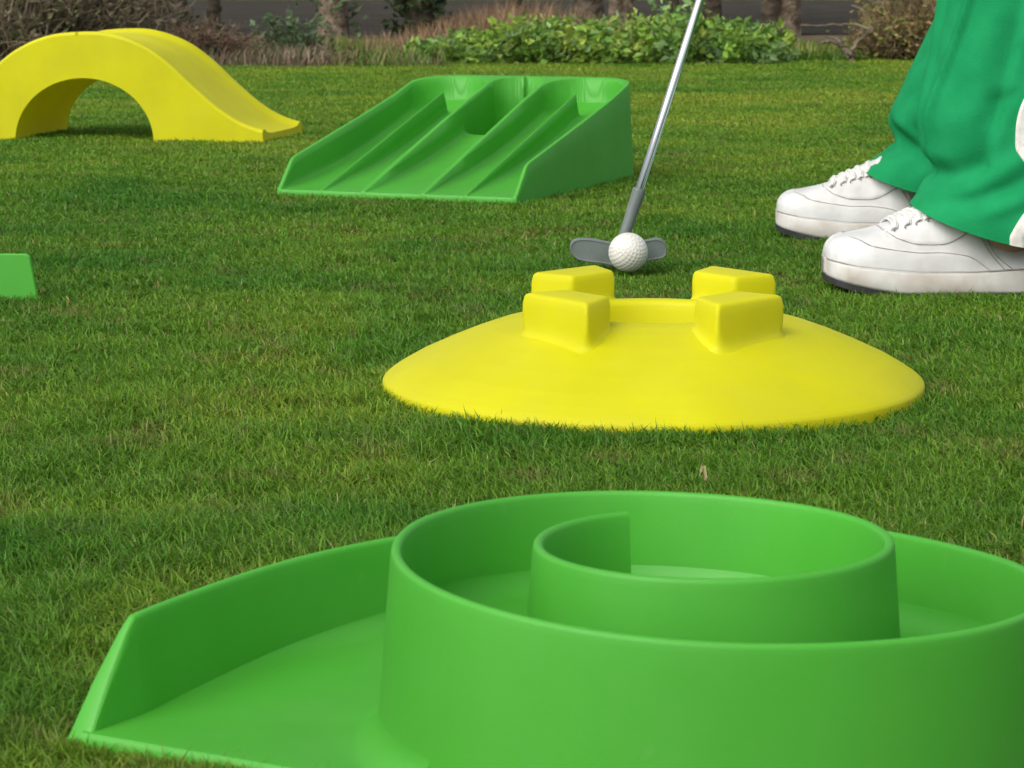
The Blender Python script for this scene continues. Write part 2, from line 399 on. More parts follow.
# ================================================================== GREEN LANE RAMP
RFL = np.array([-.3427, 3.6572, 0.]); RYAW = R(-21.17); RW, RL = .374, .550
root = empty('lane_ramp', tuple(RFL), 'green plastic wedge ramp with five side by side lanes and low fins, behind the putter', 'golf obstacle', rz=RYAW)
def rim(v): return np.interp(v, [0, .004, .040, .047, .056, .30, .42, .455, .48, .505, .550], [.006, .008, .0435, .0475, .0500, .0975, .1225, .1315, .1380, .1435, .1495])
def flo(v): return .0035 + .075 * v + .23 * v * v
def build_ramp():
    nu, nv = 420, 300
    vs = np.concatenate([np.linspace(0, .06, 40), np.linspace(.0622, .47, nv - 100), np.linspace(.4715, RL, 60)])
    us = np.linspace(0, 1, nu); Vv, Uu = np.meshgrid(vs, us, indexing='ij')
    rc = .065   # rounded back corners
    ins = np.where(Vv > RL - rc, rc - np.sqrt(np.maximum(rc**2 - (Vv - (RL - rc))**2, 0)), 0)
    ins = np.minimum(ins, rc * .93)
    X = ins + Uu * (RW - 2 * ins); Y = Vv
    rimz = rim(Y); fl = flo(Y)
    Z = rimz.copy()
    walls = [.0045, .1345, .1395, .2285, .2335, RW - .0045]
    def pocket(x0, x1, rad, vend):
        # signed distance inside a channel open at the front with a rounded back end
        dx = np.minimum(X - x0, x1 - X); dv = vend - Y
        rad_ = min(rad, (x1 - x0) / 2 - .001)
        d = np.minimum(dx, dv)
        corner = (dx < rad_) & (dv < rad_)
        return np.where(corner, rad_ - np.hypot(rad_ - dx, rad_ - dv), d)
    def carve(d, depthz):
        # wall about 3 mm wide, then a soft fillet onto the floor
        t = sstep(0, .0024, d); base = depthz + .007 * np.clip(Y / .10, 0, 1) * np.exp(-np.maximum(d - .0022, 0) / .005)
        return np.where(d > 0, rimz * (1 - t) + base * t, 9)
    def ramp_top(v): return np.minimum(flo(v) + .0015 + .125 * v, rim(v))
    for (x0, x1, rad) in ((walls[0], walls[1], .064), (walls[2], walls[3], .043), (walls[4], walls[5], .064)):
        d = pocket(x0, x1, rad, RL - .012)
        c = carve(d, np.minimum(fl, flo(.475)))
        Z = np.minimum(Z, c)
    # dividers start level with the floor at the lip and only reach the rim towards the back
    for (x0, x1) in ((walls[1], walls[2]), (walls[3], walls[4])):
        ctr = (x0 + x1) / 2; m_ = np.abs(X - ctr) < .0050
        top = np.minimum(np.maximum(.0058 + .2790 * Y, flo(Y) + .002), rimz)
        Z = np.where(m_ & (Y < .44), np.minimum(Z, top), Z)
    # low fins in the middle of the outer channels
    for ctr in (.071, .297):
        t = 1 - sstep(.0010, .0034, np.abs(X - ctr)); top = np.maximum(.0055 + .2640 * Y, flo(Y) + .002)
        end = 1 - sstep(.455, .478, Y)
        fil = flo(Y) + .006 * np.exp(-np.maximum(np.abs(X - ctr) - .003, 0) / .006) * np.clip(Y / .1, 0, 1) * end
        Z = np.maximum(Z, np.where(np.abs(X - ctr) < .03, fil, -1))
        Z = np.maximum(Z, np.where(t > 0, flo(Y) + (top - flo(Y)) * t * end, -1))
    # ball drop at the top of the middle lane and the slot in its back wall
    hx = (walls[2] + walls[3]) / 2
    din = np.minimum(pocket(walls[2], walls[3], .040, RL - .012), Y - .375)
    Z = np.where(din > .0015, np.minimum(Z, .015 + (1 - sstep(.0015, .006, din)) * (fl - .015)), Z)
    Z = np.where((np.abs(X - hx) < .0035) & (Y > .47) & (Y < RL - .004), np.minimum(Z, .05), Z)
    Z = np.maximum(Z, .004)
    P = np.stack([X, Y, Z], -1)
    n1, n2 = Z.shape
    F = grid_faces(n1, n2)
    g = Geo(); g.add(P.reshape(-1, 3), [tuple(reversed(f)) for f in F])
    body = g.build('lane_tray', M['green'], root)
    # outer skirt
    loop = [P[i, 0] for i in range(n1)] + [P[-1, j] for j in range(1, n2)] + [P[i, -1] for i in range(n1 - 2, -1, -1)] + [P[0, j] for j in range(n2 - 2, 0, -1)]
    loop = np.array(loop); c = np.array([RW / 2, RL / 2, 0]); m = len(loop)
    tg = np.roll(loop, -1, 0) - np.roll(loop, 1, 0); nrm = np.stack([-tg[:, 1], tg[:, 0]], 1); nrm /= np.linalg.norm(nrm, axis=1)[:, None] + 1e-9
    flip = ((loop[:, :2] - c[:2]) * nrm).sum(1) < 0; nrm[flip] *= -1
    rows = []
    for fr in (0, .03, .3, .65, 1.0):
        q = loop.copy(); zt = loop[:, 2]; q[:, 2] = zt + (-.012 - zt) * fr
        off = (.0008 if fr > 0 else 0) + .055 * (zt - q[:, 2]); q[:, :2] += nrm * off[:, None]; rows.append(q)
    g = Geo(); g.add(np.array(rows).reshape(-1, 3), grid_faces(len(rows), m, True))
    g.build('outer_skirt', M['green'], root)
build_ramp()
def in_ramp(x, y):
    dx, dy = x - RFL[0], y - RFL[1]; c, s_ = math.cos(RYAW), math.sin(RYAW)
    u = dx * c + dy * s_; v = -dx * s_ + dy * c
    return (u > -.006) & (u < RW + .008) & (v > .002) & (v < RL + .01)

# ================================================================== YELLOW ARCH BRIDGE
AYAW, AROLL = R(-11), R(-2.6)
APX = at(84, 137, 4.83)
ARO = np.array([APX[0], 4.83, -.007])
root = empty('arch_bridge', tuple(ARO), 'yellow plastic hump bridge with a round tunnel and a sloping track over its top', 'golf obstacle')
root.rotation_euler = (0, AROLL, AYAW)
def build_arch():
    S_ = 4.83 / F_PX * 1.045
    # right half outline, pixels from the centre line and above the base, read off the photo
    px = np.array([0, 10, 22, 33, 53, 72, 92, 111, 135, 153, 168, 181.6]); hy = np.array([108.2, 108.0, 107, 105.2, 98.5, 89, 75.5, 53, 30, 19.5, 14.5, 11.5])
    px = np.array([0, 12, 25, 38, 53, 72, 92, 111, 135, 153, 168, 181.6]); hy = np.array([108.4, 108.2, 107, 104, 98.5, 88, 71, 51, 28, 15, 8, 4])
    x = np.concatenate([-px[::-1][:-1], px]) * S_; h = np.concatenate([hy[::-1][:-1], hy]) * S_ * .955
    xs = np.linspace(-.358, .358, 161); top = cr(xs, x, h)
    HW = xs[-1]; top = np.where(np.abs(xs) > 181.6 * S_, 4 * S_, top)
    rt, ht = 69.5 * S_, 60 * S_          # tunnel half width and height
    xi = np.abs(xs) < rt
    tun = np.where(xi, ht * np.sqrt(np.maximum(1 - (xs / rt)**2, 0)) ** 1.0, -.03)
    # make tunnel edge samples exact
    DEP = .275
    lipw, lipd, rr = .020, .011, .006
    ys = [0, .0012, .004, .008, .016, .022, .030, .060, DEP - .060, DEP - .030, DEP - .022, DEP - .016, DEP - .008, DEP - .004, DEP - .0012, DEP]
    dz = [-.006, -.0025, -.0005, 0, 0, -.002, -.006, -.009, -.009, -.006, -.002, 0, 0, -.0005, -.0025, -.006]
    xs2 = np.unique(np.concatenate([xs, rt * np.cos(np.linspace(0, np.pi, 41))])); top2 = np.interp(xs2, xs, top)
    top2 = cr(np.clip(xs2, -181.6 * S_, 181.6 * S_), x, h)
    g = Geo(); n = len(xs2)
    rows = np.array([[(xs2[i], ys[j], top2[i] + dz[j]) for j in range(len(ys))] for i in range(n)])
    g.add(rows.reshape(-1, 3), grid_faces(n, len(ys)))
    # front and back faces, split into columns between tunnel roof (or ground) and top
    BZ = -.030
    for yy, jj, sg in ((0, 0, 1), (DEP, len(ys) - 1, -1)):
        bot = np.where(np.abs(xs2) < rt, ht * np.sqrt(np.maximum(1 - (xs2 / rt)**2, 0)), BZ)
        bot = np.where(np.abs(np.abs(xs2) - rt) < 1e-9, 0, bot)
        for i in range(n - 1):
            a, b_ = xs2[i], xs2[i + 1]; mid = (a + b_) / 2
            if abs(mid) < rt: z0, z1 = bot[i], bot[i + 1]
            else: z0 = z1 = BZ
            t0, t1 = rows[i, jj, 2], rows[i + 1, jj, 2]; ks = 7
            V = [];
            for q in range(ks):
                f = q / (ks - 1); V += [(a, yy, z0 + (t0 - z0) * f), (b_, yy, z1 + (t1 - z1) * f)]
            Fq = [(2*q, 2*q+1, 2*q+3, 2*q+2) if sg > 0 else (2*q+1, 2*q, 2*q+2, 2*q+3) for q in range(ks - 1)]
            g.add(V, Fq)
    # tunnel lining
    th = np.linspace(0, np.pi, 49); tx = rt * np.cos(th); tz = ht * np.sin(th)
    tx = np.concatenate([[rt], tx, [-rt]]); tz = np.concatenate([[BZ], tz, [BZ]])
    V = [];
    for yy in np.linspace(0, DEP, 9): V += [(tx[i], yy, tz[i]) for i in range(len(tx))]
    g.add(V, grid_faces(9, len(tx)))
    # end faces
    for i in (0, n - 1):
        V = [(xs2[i], ys[j], rows[i, j, 2]) for j in range(len(ys))] + [(xs2[i], ys[j], BZ) for j in range(len(ys))]
        m = len(ys); g.add(V, [(j, j+1, m+j+1, m+j) for j in range(m - 1)])
    o = g.build('bridge_body', M['yellow'], root)
    o.data.polygons.foreach_set('use_smooth', [True] * len(o.data.polygons))
    return rt, DEP, HW
ART, ADEP, AHW = build_arch()
bpy.data.objects['bridge_body'].data.validate()
def in_arch(x, y):
    dx, dy = x - ARO[0], y - ARO[1]; c, s_ = math.cos(AYAW), math.sin(AYAW)
    u = dx * c + dy * s_; v = -dx * s_ + dy * c
    return (np.abs(u) < AHW) & (np.abs(u) > ART) & (v > 0) & (v < ADEP)

# ================================================================== GREEN WALL PIECE AT THE LEFT EDGE
bx = np.array([-.478, 2.512])
root = empty('tee_tray', (bx[0] - .16, bx[1], 0), 'low green plastic wall of a tray cut off by the left edge of the picture', 'golf obstacle', rz=R(-1))
L0 = np.array([-.16, 0]); outl = []
def tray():
    W2, D2, H, th = .16, .17, .040, .0045
    # front wall with bevelled corners, a slope-ended slab
    g = Geo(); pro = [(-W2, -.012), (W2, -.012), (W2 - .0085, H - .003), (W2 - .0105, H - .0008), (W2 - .0135, H), (-W2 + .0135, H), (-W2 + .0105, H - .0008), (-W2 + .0085, H - .003)]
    lay = [(0, .0012), (.0012, 0), (th - .0012, 0), (th, .0012)]
    rows = []
    for yy, sh in lay:
        rows.append([(x * (1 - sh / W2), yy + (H - z) * -.06, z - (sh if z > H - .001 else 0)) for x, z in pro])
    rows = np.array(rows); k = rows.shape[1]
    g.add(rows.reshape(-1, 3), grid_faces(4, k, True) + [tuple(range(k)), tuple(3*k + j for j in reversed(range(k)))])
    g.build('front_wall', M['green'], root, smooth=False)
    g = Geo(); P = rounded_poly([(-W2 + .004, .004), (W2 - .014, .004), (W2 - .035, .03), (W2 - .045, D2), (-W2 + .004, D2)], .006)
    top = np.column_stack([P, np.full(len(P), .004)]); bot = np.column_stack([P, np.full(len(P), -.012)]); m = len(P)
    g.add(np.concatenate([top, bot]), [tuple(range(m))] + [(j, j + m, (j + 1) % m + m, (j + 1) % m) for j in range(m)])
    g.build('tray_floor', M['green'], root, smooth=False)
tray()
def in_tray(x, y): return (x < bx[0] + .003 - np.where(y > bx[1] + .008, .034, 0)) & (x > bx[0] - .32) & (y > bx[1] - .001) & (y < bx[1] + .165)

# ================================================================== GOLF BALL AND PUTTER
BALL = np.array([.12561, 2.68897, .0213]); BR_ = .02135
def golf_ball():
    import bmesh
    bm = bmesh.new(); bmesh.ops.create_icosphere(bm, subdivisions=6, radius=1)
    V = np.array([v.co[:] for v in bm.verts]); F = [tuple(v.index for v in f.verts) for f in bm.faces]; bm.free()
    n = 300; i = np.arange(n) + .5; phi = np.arccos(1 - 2 * i / n); th = np.pi * (1 + 5**.5) * i
    D = np.stack([np.cos(th) * np.sin(phi), np.sin(th) * np.sin(phi), np.cos(phi)], 1)
    dm = np.arccos(np.clip((V @ D.T).max(1), -1, 1)); dr = .088
    dep = np.where(dm < dr, (1 - (dm / dr)**2), 0) * .022
    rot = np.array(Matrix.Rotation(.7, 3, 'X'))
    V = (V * (1 - dep)[:, None]) @ rot.T * BR_
    g = Geo(); g.add(V, F); o = g.build('golf_ball', M['ballwhite']); o.location = BALL
    tag(o, 'white dimpled golf ball resting on the grass in front of the grey putter head', 'golf ball')
golf_ball()
PY = 2.722
root = empty('putter', (.1215, PY, .008), 'grey two sided putter with a steel shaft leaning right, behind the golf ball', 'putter')
PO = np.array([.1215, PY, .008])
def putter():
    def pt(x, y): p = at(x, y, PY - .008); return (p[0] - PO[0], p[2] - PO[2])
    outl = [(571.5, 243), (576, 239.6), (585, 239), (596, 240.2), (609, 243), (620, 244.5), (632, 244), (644, 241.3), (655, 239), (662, 240), (666.5, 245.5), (667, 252), (664.5, 257.5), (657, 259.5), (648, 261), (638, 265), (627, 267.5), (612, 266), (600, 263.5), (587, 262), (577, 259.5), (571.5, 254), (570, 248)]
    P = np.array([pt(x, y) for x, y in outl])
    # smooth closed outline
    n = len(P); Q = []
    for i in range(n):
        p0, p1, p2, p3 = P[i-1], P[i], P[(i+1) % n], P[(i+2) % n]
        for t in (0, .33, .66): Q.append(.5 * ((2*p1) + (-p0+p2)*t + (2*p0-5*p1+4*p2-p3)*t*t + (-p0+3*p1-3*p2+p3)*t**3))
    Q = np.array(Q); c = Q.mean(0); m = len(Q); ph = 1.0
    lay = [(-.0075, .90), (-.0085, .955), (-.0080, .985), (-.0068, 1.0), (.0068, 1.0), (.0080, .985), (.0085, .955), (.0075, .90)]
    rows = []
    for yy, s_ in lay:
        # inset by a fixed distance towards the centre line
        d = (1 - s_) * .022; q = Q.copy(); q[:, 1] = c[1] + (Q[:, 1] - c[1]) * (1 - d / .013); q[:, 0] = c[0] + (Q[:, 0] - c[0]) * (1 - d / .052)
        rows.append(np.column_stack([q[:, 0], np.full(m, yy), q[:, 1]]))
    rows = np.array(rows); g = Geo(); g.add(rows.reshape(-1, 3), grid_faces(len(rows), m, True)); g.add(rows[0], [tuple(range(m))]); g.add(rows[-1], [tuple(reversed(range(m)))])
    g.build('putter_head', M['greyplastic'], root)
    a = np.array([.1208, PY, .030]); b_ = np.array([.1395, PY + .006, .0868]); d = (b_ - a) / np.linalg.norm(b_ - a)
    L_ = np.linalg.norm(b_ - a)
    sdir = np.array([.3035, .10, .948]); sdir /= np.linalg.norm(sdir)
    V, F = sweep([a + d * t - PO for t in (-.006, 0, L_ * .5, L_ - .003, L_ - .001, L_)], [.0052, .0058, .0066, .0074, .0072, .0062], 24)
    g = Geo(); g.add(V, F); g.build('hosel', M['greyplastic'], root)
    V, F = sweep([b_ - d * .002 + sdir * t - PO for t in (0, .2, .4, .58)], [.0044, .0046, .0049, .0052], 24)
    g = Geo(); g.add(V, F); g.build('shaft', M['steel'], root)
    V, F = sweep([b_ + sdir * t - PO for t in (.56, .565, .7, .8, .825, .83)], [.007, .009, .0105, .012, .0125, .008], 20)
    g = Geo(); g.add(V, F); g.build('grip', M['rubbergrip'], root)
    return b_, sdir
PB, PD = putter()

# ================================================================== PERSON
PX = np.array([.60, 2.84, 0.])
person = empty('person', tuple(PX), 'person in green tracksuit trousers and white trainers, standing over the putter', 'person')
def skin_mesh(name, verts, edges, radii, mat, parent, rootv=0, sub=2):
    me = bpy.data.meshes.new(name); me.from_pydata([tuple(np.array(v) - PX) for v in verts], edges, []); me.update()
    o = bpy.data.objects.new(name, me); C.objects.link(o); o.parent = parent
    md = o.modifiers.new('Skin', 'SKIN'); md.use_smooth_shade = True
    sv = me.skin_vertices[0].data
    for i, r in enumerate(radii):
        sv[i].radius = (r, r) if np.isscalar(r) else r; sv[i].use_root = (i == rootv)
    s_ = o.modifiers.new('Subdivision', 'SUBSURF'); s_.levels = sub; s_.render_levels = sub
    me.materials.append(mat); return o
NEAR, FAR = np.array([.322, 2.572, 0]), np.array([.326, 3.085, 0])      # toe tips
HIP = [(.68, 2.75, .90), (.68, 2.97, .90)]
ANK = [NEAR + [.215, .005, .085], FAR + [.230, .0, .085]]
KNEE = [(.555, 2.655, .50), (.590, 3.03, .50)]
hand = np.array(PB + PD * .72)
def body():
    V = []; E = []; Rr = []
    def add(p, r, frm=None):
        V.append(tuple(p)); Rr.append(r)
        if frm is not None: E.append((frm, len(V) - 1))
        return len(V) - 1
    pel = add((.68, 2.86, .95), (.15, .12))
    for i in (0, 1):
        h_ = add(HIP[i], .085, pel); k_ = add(KNEE[i], .056, h_); a_ = add(ANK[i], .040, k_); f_ = add(ANK[i] + np.array([-.03, 0, -.035]), .036, a_)
        add(ANK[i] + np.array([-.12, 0, -.045]), .028, f_)
    ch = add((.60, 2.86, 1.18), (.15, .12), pel); nk0 = add((.545, 2.86, 1.36), (.15, .10), ch); nk = add((.52, 2.86, 1.45), .052, nk0)
    hd = add((.49, 2.86, 1.54), (.072, .08), nk); add((.475, 2.86, 1.64), (.062, .075), hd); add((.43, 2.86, 1.56), .012, hd)
    for i, sy in ((0, -1), (1, 1)):
        s_ = add((.55, 2.86 + sy * .17, 1.34), .055, nk0); e_ = add((.53, 2.86 + sy * .21, 1.06), .042, s_)
        hp = hand + PD * (.05 * sy) + np.array([.03, sy * .012, .02]); w_ = add(hp + np.array([.045, sy * .03, .05]), .028, e_); p_ = add(hp, (.022, .034), w_)
        for q in range(4):
            base = hp + PD * (-.024 + q * .016); k1 = add(base + np.array([-.028, sy * .012, -.004]), .0095, p_)
            k2 = add(base + np.array([-.048, sy * -.006, -.004]), .009, k1); add(base + np.array([-.045, sy * -.024, -.002]), .008, k2)
        t1 = add(hp + np.array([-.02, -sy * .02, .012]), .0105, p_); add(hp + np.array([-.045, -sy * .018, -.012]), .0095, t1)
    skin_mesh('body', V, E, Rr, M['skin'], person)
    hv = [(.505, 2.86, 1.66), (.53, 2.86, 1.60), (.525, 2.86, 1.53)]
    skin_mesh('hair', hv, [(0, 1), (1, 2)], [(.066, .082), (.062, .08), (.05, .06)], M['hair'], person)
    jv = [(.68, 2.86, .93), (.60, 2.86, 1.18), (.55, 2.86, 1.37)]; je = [(0, 1), (1, 2)]; jr = [(.175, .14), (.175, .14), (.15, .11)]
    for sy in (-1, 1):
        b0 = len(jv); hp = hand + PD * (.05 * sy) + np.array([.03, sy * .012, .02])
        jv += [(.56, 2.86 + sy * .175, 1.35), (.53, 2.86 + sy * .215, 1.06), tuple(hp + np.array([.055, sy * .036, .062]))]
        je += [(2, b0), (b0, b0 + 1), (b0 + 1, b0 + 2)]; jr += [.07, .057, .042]
    skin_mesh('jacket', jv, je, jr, M['fleece'], person)
body()

# --- trousers: each leg a lofted tube with folds
def leg(zs, xl, xr, yc, ry, hem, folds, seed, toptgt):
    n_a = 180; ang = np.linspace(0, 2 * np.pi, n_a, endpoint=False)
    levels = np.concatenate([np.linspace(0, .36, 110), np.linspace(.38, .9, 20)])
    rows = []
    for lv in levels:
        hz = hem(ang)                          # hem height by angle
        z = hz + (lv) * (1 - hz * .6)
        zz = np.clip(z, 0, 1.2)
        L_ = cr(np.clip(zz, zs[0], zs[-1]), zs, xl); R_ = cr(np.clip(zz, zs[0], zs[-1]), zs, xr); Yc = cr(np.clip(zz, zs[0], zs[-1]), zs, yc); Ry = cr(np.clip(zz, zs[0], zs[-1]), zs, ry)
        cx = (L_ + R_) / 2; rx = (R_ - L_) / 2
        ca, sa = np.cos(ang), np.sin(ang)
        e = .86
        x = cx + rx * np.sign(ca) * np.abs(ca)**e; y = Yc + Ry * np.sign(sa) * np.abs(sa)**e
        disp = np.zeros(n_a)
        for (za, zb, a0, a1, wd, amp) in folds:      # ridge running from angle a0 at za to a1 at zb
            t = (zz - za) / (zb - za); fade = sstep(-.12, .12, t) * (1 - sstep(.88, 1.12, t)); ac = R(a0) + (R(a1) - R(a0)) * t
            dd = (ang - ac + np.pi) % (2 * np.pi) - np.pi; dd = dd * .095
            s_ = np.where(dd > 0, wd * .55, wd * 1.5)
            disp += amp * np.exp(-(dd / s_)**2) * fade
        en = np.exp(-((zz - .105) / .035)**2); disp += en * .0045 * sstep(.004, .034, lv) * np.sin(2 * np.pi * (zz / .042 + np.sin(ang + seed) * .9 + .35 * np.sin(2 * ang)))
        disp += .0035 * sstep(-.01, .03, lv) * (vnoise(ang * 1.1 + 9, zz * 14 + 40, 1., seed) - .5) * 2 + .002 * (vnoise(ang * 3 + 9, zz * 40 + 40, 1., seed + 1) - .5)
        tz = np.clip((z - toptgt[0]) / (toptgt[1] - toptgt[0]), 0, 1)
        rows.append(np.stack([x + ca * disp, y + sa * disp, z], 1))
    return np.array(rows)
hemN = lambda a: .046 + .036 * np.maximum(-np.cos(a), 0)**1.3 - .016 * np.maximum(np.cos(a), 0)
hemF = lambda a: .050 + .030 * np.maximum(-np.cos(a), 0)**1.3 - .02 * np.maximum(np.cos(a), 0)
zsN = [.03, .080, .095, .112, .135, .172, .218, .29, .5, .92]
rowsN = leg(zsN, [.407, .413, .426, .440, .436, .427, .436, .446, .455, .56], [.655, .648, .642, .636, .632, .630, .630, .635, .655, .80], [2.588, 2.590, 2.594, 2.597, 2.60, 2.604, 2.612, 2.622, 2.66, 2.76], [.089, .087, .085, .083, .082, .082, .082, .083, .095, .12], hemN,
            [(.125, .45, -169, -112, .0065, .0085), (.17, .40, -112, -96, .010, -.006), (.11, .40, -182, -172, .009, .006), (.09, .24, -70, -55, .016, .008), (.12, .20, -128, -104, .013, -.007)], 5, (.5, .9))
zsF = [.03, .077, .092, .109, .143, .176, .227, .287, .5, .92]
rowsF = leg(zsF, [.420, .425, .447, .4710, .463, .476, .499, .527, .51, .60], [.655, .650, .645, .640, .640, .645, .655, .670, .680, .82], [3.085, 3.084, 3.082, 3.08, 3.077, 3.074, 3.070, 3.066, 3.03, 2.96], [.09, .09, .088, .086, .084, .084, .084, .085, .095, .12], hemF,
            [(.12, .40, -128, -132, .012, .009), (.10, .20, 178, -128, .012, .006)], 15, (.5, .9))
g = Geo()
for rows in (rowsN, rowsF):
    k = rows.shape[1]; g.add(rows.reshape(-1, 3) - PX, grid_faces(len(rows), k, True))
    # turned-in hem: inner lip
    r0 = rows[0]; c0 = r0.mean(0); ins = r0 + (c0 - r0) * np.array([.06, .06, 0]); ins2 = r0 + (c0 - r0) * np.array([.16, .16, 0]) + np.array([0, 0, .012])
    g.add(np.concatenate([r0, ins, ins2]) - PX, [tuple(reversed(f)) for f in grid_faces(3, k, True)])
# hips
ring = []
for z, rx, ry in ((.80, .115, .23), (.90, .14, .22), (1.0, .15, .19), (1.02, .148, .188)):
    a = np.linspace(0, 2 * np.pi, 48, endpoint=False); ring.append(np.stack([.68 + rx * np.cos(a), 2.86 + ry * np.sin(a), 0 * a + z], 1))
g.add(np.array(ring).reshape(-1, 3) - PX, grid_faces(4, 48, True))
tro = g.build('trousers', M['fleece'], person)
# white tape down the outer side of the near leg, following its surface
def tape(rows, a_of_z, half, name):
    k = rows.shape[1]; V = []; m = 7; n = 0
    for rr in rows[:118]:
        z = rr[:, 2].mean(); a0 = R(a_of_z(z)) % (2 * np.pi)
        c = rr.mean(0); line = []
        for t in np.linspace(-1, 1, m):
            a = (a0 + t * half / .098) % (2 * np.pi); f = a / (2 * np.pi) * k; i = int(f) % k; fr = f - int(f)
            p = rr[i] * (1 - fr) + rr[(i + 1) % k] * fr; nn = p - c; nn[2] = 0; nn /= np.linalg.norm(nn)
            line.append(p + nn * (.0022 if abs(t) < .99 else -.001))
        V += line; n += 1
    g = Geo(); g.add(np.array(V) - PX, grid_faces(n, m)); return g.build(name, M['stripe'], tro)
tape(rowsN, lambda z: np.interp(z, [.03, .06, .09, .115, .145, .187, .23, .3, .6], [-98, -98, -92, -90, -99, -95, -89, -83, -78]), .0058, 'side_stripe')
tape(rowsF, lambda z: 80 + 0 * z, .0058, 'side_stripe')

# --- trainers
SL = .300
def shoe(toe, yaw, name_root):
    root = empty('trainer_frame', (0, 0, 0), '', '')
    bpy.data.objects.remove(root)
    ss = np.array([0, .004, .012, .03, .06, .10, .15, .22, .3, .4, .5, .6, .7, .8, .88, .94, .98, .995, 1.0])
    ws = np.array([.001, .016, .027, .037, .0445, .0490, .0520, .054, .0545, .052, .048, .044, .0415, .041, .039, .034, .024, .013, .004])
    S = np.unique(np.concatenate([np.linspace(0, 1, 130), np.linspace(0, .06, 16), np.linspace(.94, 1, 12)]))
    W_ = np.interp(S, ss, ws); bow = .006 * np.sin(S * np.pi * 1.3)     # slight banana in plan
    bow = .004 * np.sin(S * 2 * np.pi)
    zb = np.interp(S, [0, .03, .08, .15, .25, .9, 1], [.0120, .0090, .0050, .0005, -.0045, -.0045, 0]); zt = np.interp(S, [0, .1, .3, .5, .7, .85, 1], [.0300, .0245, .0190, .0185, .0215, .0245, .0265])
    c, s_ = math.cos(yaw), math.sin(yaw)
    def place(P):
        P = np.asarray(P, float); return np.stack([toe[0] + P[..., 0] * c - P[..., 1] * s_, toe[1] + P[..., 0] * s_ + P[..., 1] * c, P[..., 2] + toe[2]], -1) - PX
    x = S * SL
    # midsole
    rows = []
    for i in range(len(S)):
        w0 = W_[i]; z0 = zb[i] + .001; z1 = zt[i]
        pr = [(-w0 * .97, z0), (-w0, z0 + .003), (-w0 * 1.01, (z0 + z1) / 2), (-w0 * .995, z1 - .003), (-w0 * .975, z1 - .0008), (-w0 * .93, z1), (w0 * .93, z1), (w0 * .975, z1 - .0008), (w0 * .995, z1 - .003), (w0 * 1.01, (z0 + z1) / 2), (w0, z0 + .003), (w0 * .97, z0)]
        rows.append([(x[i], bow[i] + a, z) for a, z in pr])
    rows = place(rows); k = rows.shape[1]; g = Geo(); g.add(rows.reshape(-1, 3), grid_faces(len(S), k, True) + [tuple(range(k)), tuple((len(S)-1)*k + j for j in reversed(range(k)))])
    ms = g.build('midsole', M['white_rubber'], sh)
    rows = []
    for i in range(len(S)):
        w0 = W_[i] * .985; z0 = zb[i] - .005; z1 = zb[i] + .0015
        rows.append([(x[i], bow[i] + a, z) for a, z in ((-w0, z0), (-w0, z1), (w0, z1), (w0, z0))])
    rows = place(rows); g = Geo(); g.add(rows.reshape(-1, 3), grid_faces(len(S), 4, True) + [(0, 1, 2, 3), tuple((len(S)-1)*4 + j for j in (3, 2, 1, 0))])
    g.build('outsole', M['black_rubber'], sh, smooth=False)
    # upper
    hs_ = [0, .006, .015, .03, .06, .10, .15, .20, .25, .30, .35, .42, .50, .58, .66, .74, .82, .90, .96, 1.0]
    hh = [.030, .038, .0430, .0475, .0520, .0550, .0580, .0620, .0680, .0750, .0820, .0900, .0930, .0560, .0420, .0460, .0600, .0720, .0800, .0780]
    def up(s_, ph, off=0.):
        s_ = np.asarray(s_, float); ph = np.asarray(ph, float)
        pd = np.degrees(np.minimum(ph, np.pi - ph)); pan = np.interp(s_, [0, .075, .10, .14, .22, .30, .39, .48, .545, .56, 1], [88, 70, 54, 34, 22, 15, 12, 8, 2, -9, -9]); eye = np.interp(s_, [0, .19, .195, .22, .25, .30, .385, .44, .49, .55, .7, 1], [-9, -9, 66, 46, 34, 24, 19, 22, 28, 38, 60, 60])
        off = off + .0016 * (1 - sstep(-1.6, 1.6, pd - pan)) + .0014 * np.where(s_ > .19, sstep(-1.6, 1.6, pd - eye), 0) * (1 - sstep(62, 72, pd))
        w0 = np.interp(s_, ss, ws) - .0025 + off; z0 = np.interp(s_, [0, .1, .3, .5, .7, .85, 1], [.0300, .0245, .0190, .0185, .0215, .0245, .0265]) - .003; h_ = cr(s_, hs_, hh) + off
        cz, sz = np.cos(ph), np.sin(ph); e1 = .62; e2 = np.interp(s_, [0, .1, .3, .5, 1], [.75, .72, .72, .75, .8])
        f = np.abs(sz)**e2; nar = np.interp(s_, [0, .08, .2, .35, .5, .8, 1], [0, .02, .12, .38, .48, .42, .3])
        y = -w0 * np.sign(cz) * np.abs(cz)**e1 * (1 - nar * f**1.6)
        return np.stack([s_ * SL, 4e-3 * np.sin(s_ * 2 * np.pi) + y, z0 + (h_ - z0) * f], -1)
    ph = np.linspace(0, np.pi, 121); Sg, Pg = np.meshgrid(np.clip(S, .003, .997), ph, indexing='ij')
    P = up(Sg, Pg)
    # creases over the vamp
    rows = place(P); k = 121; g = Geo(); g.add(rows.reshape(-1, 3), [tuple(reversed(f)) for f in grid_faces(len(S), k)] + [tuple(range(k)), tuple((len(S)-1)*k + j for j in reversed(range(k)))])
    upp = g.build('upper', M['white_leather'], sh)
    # stitched seams
    g = Geo()
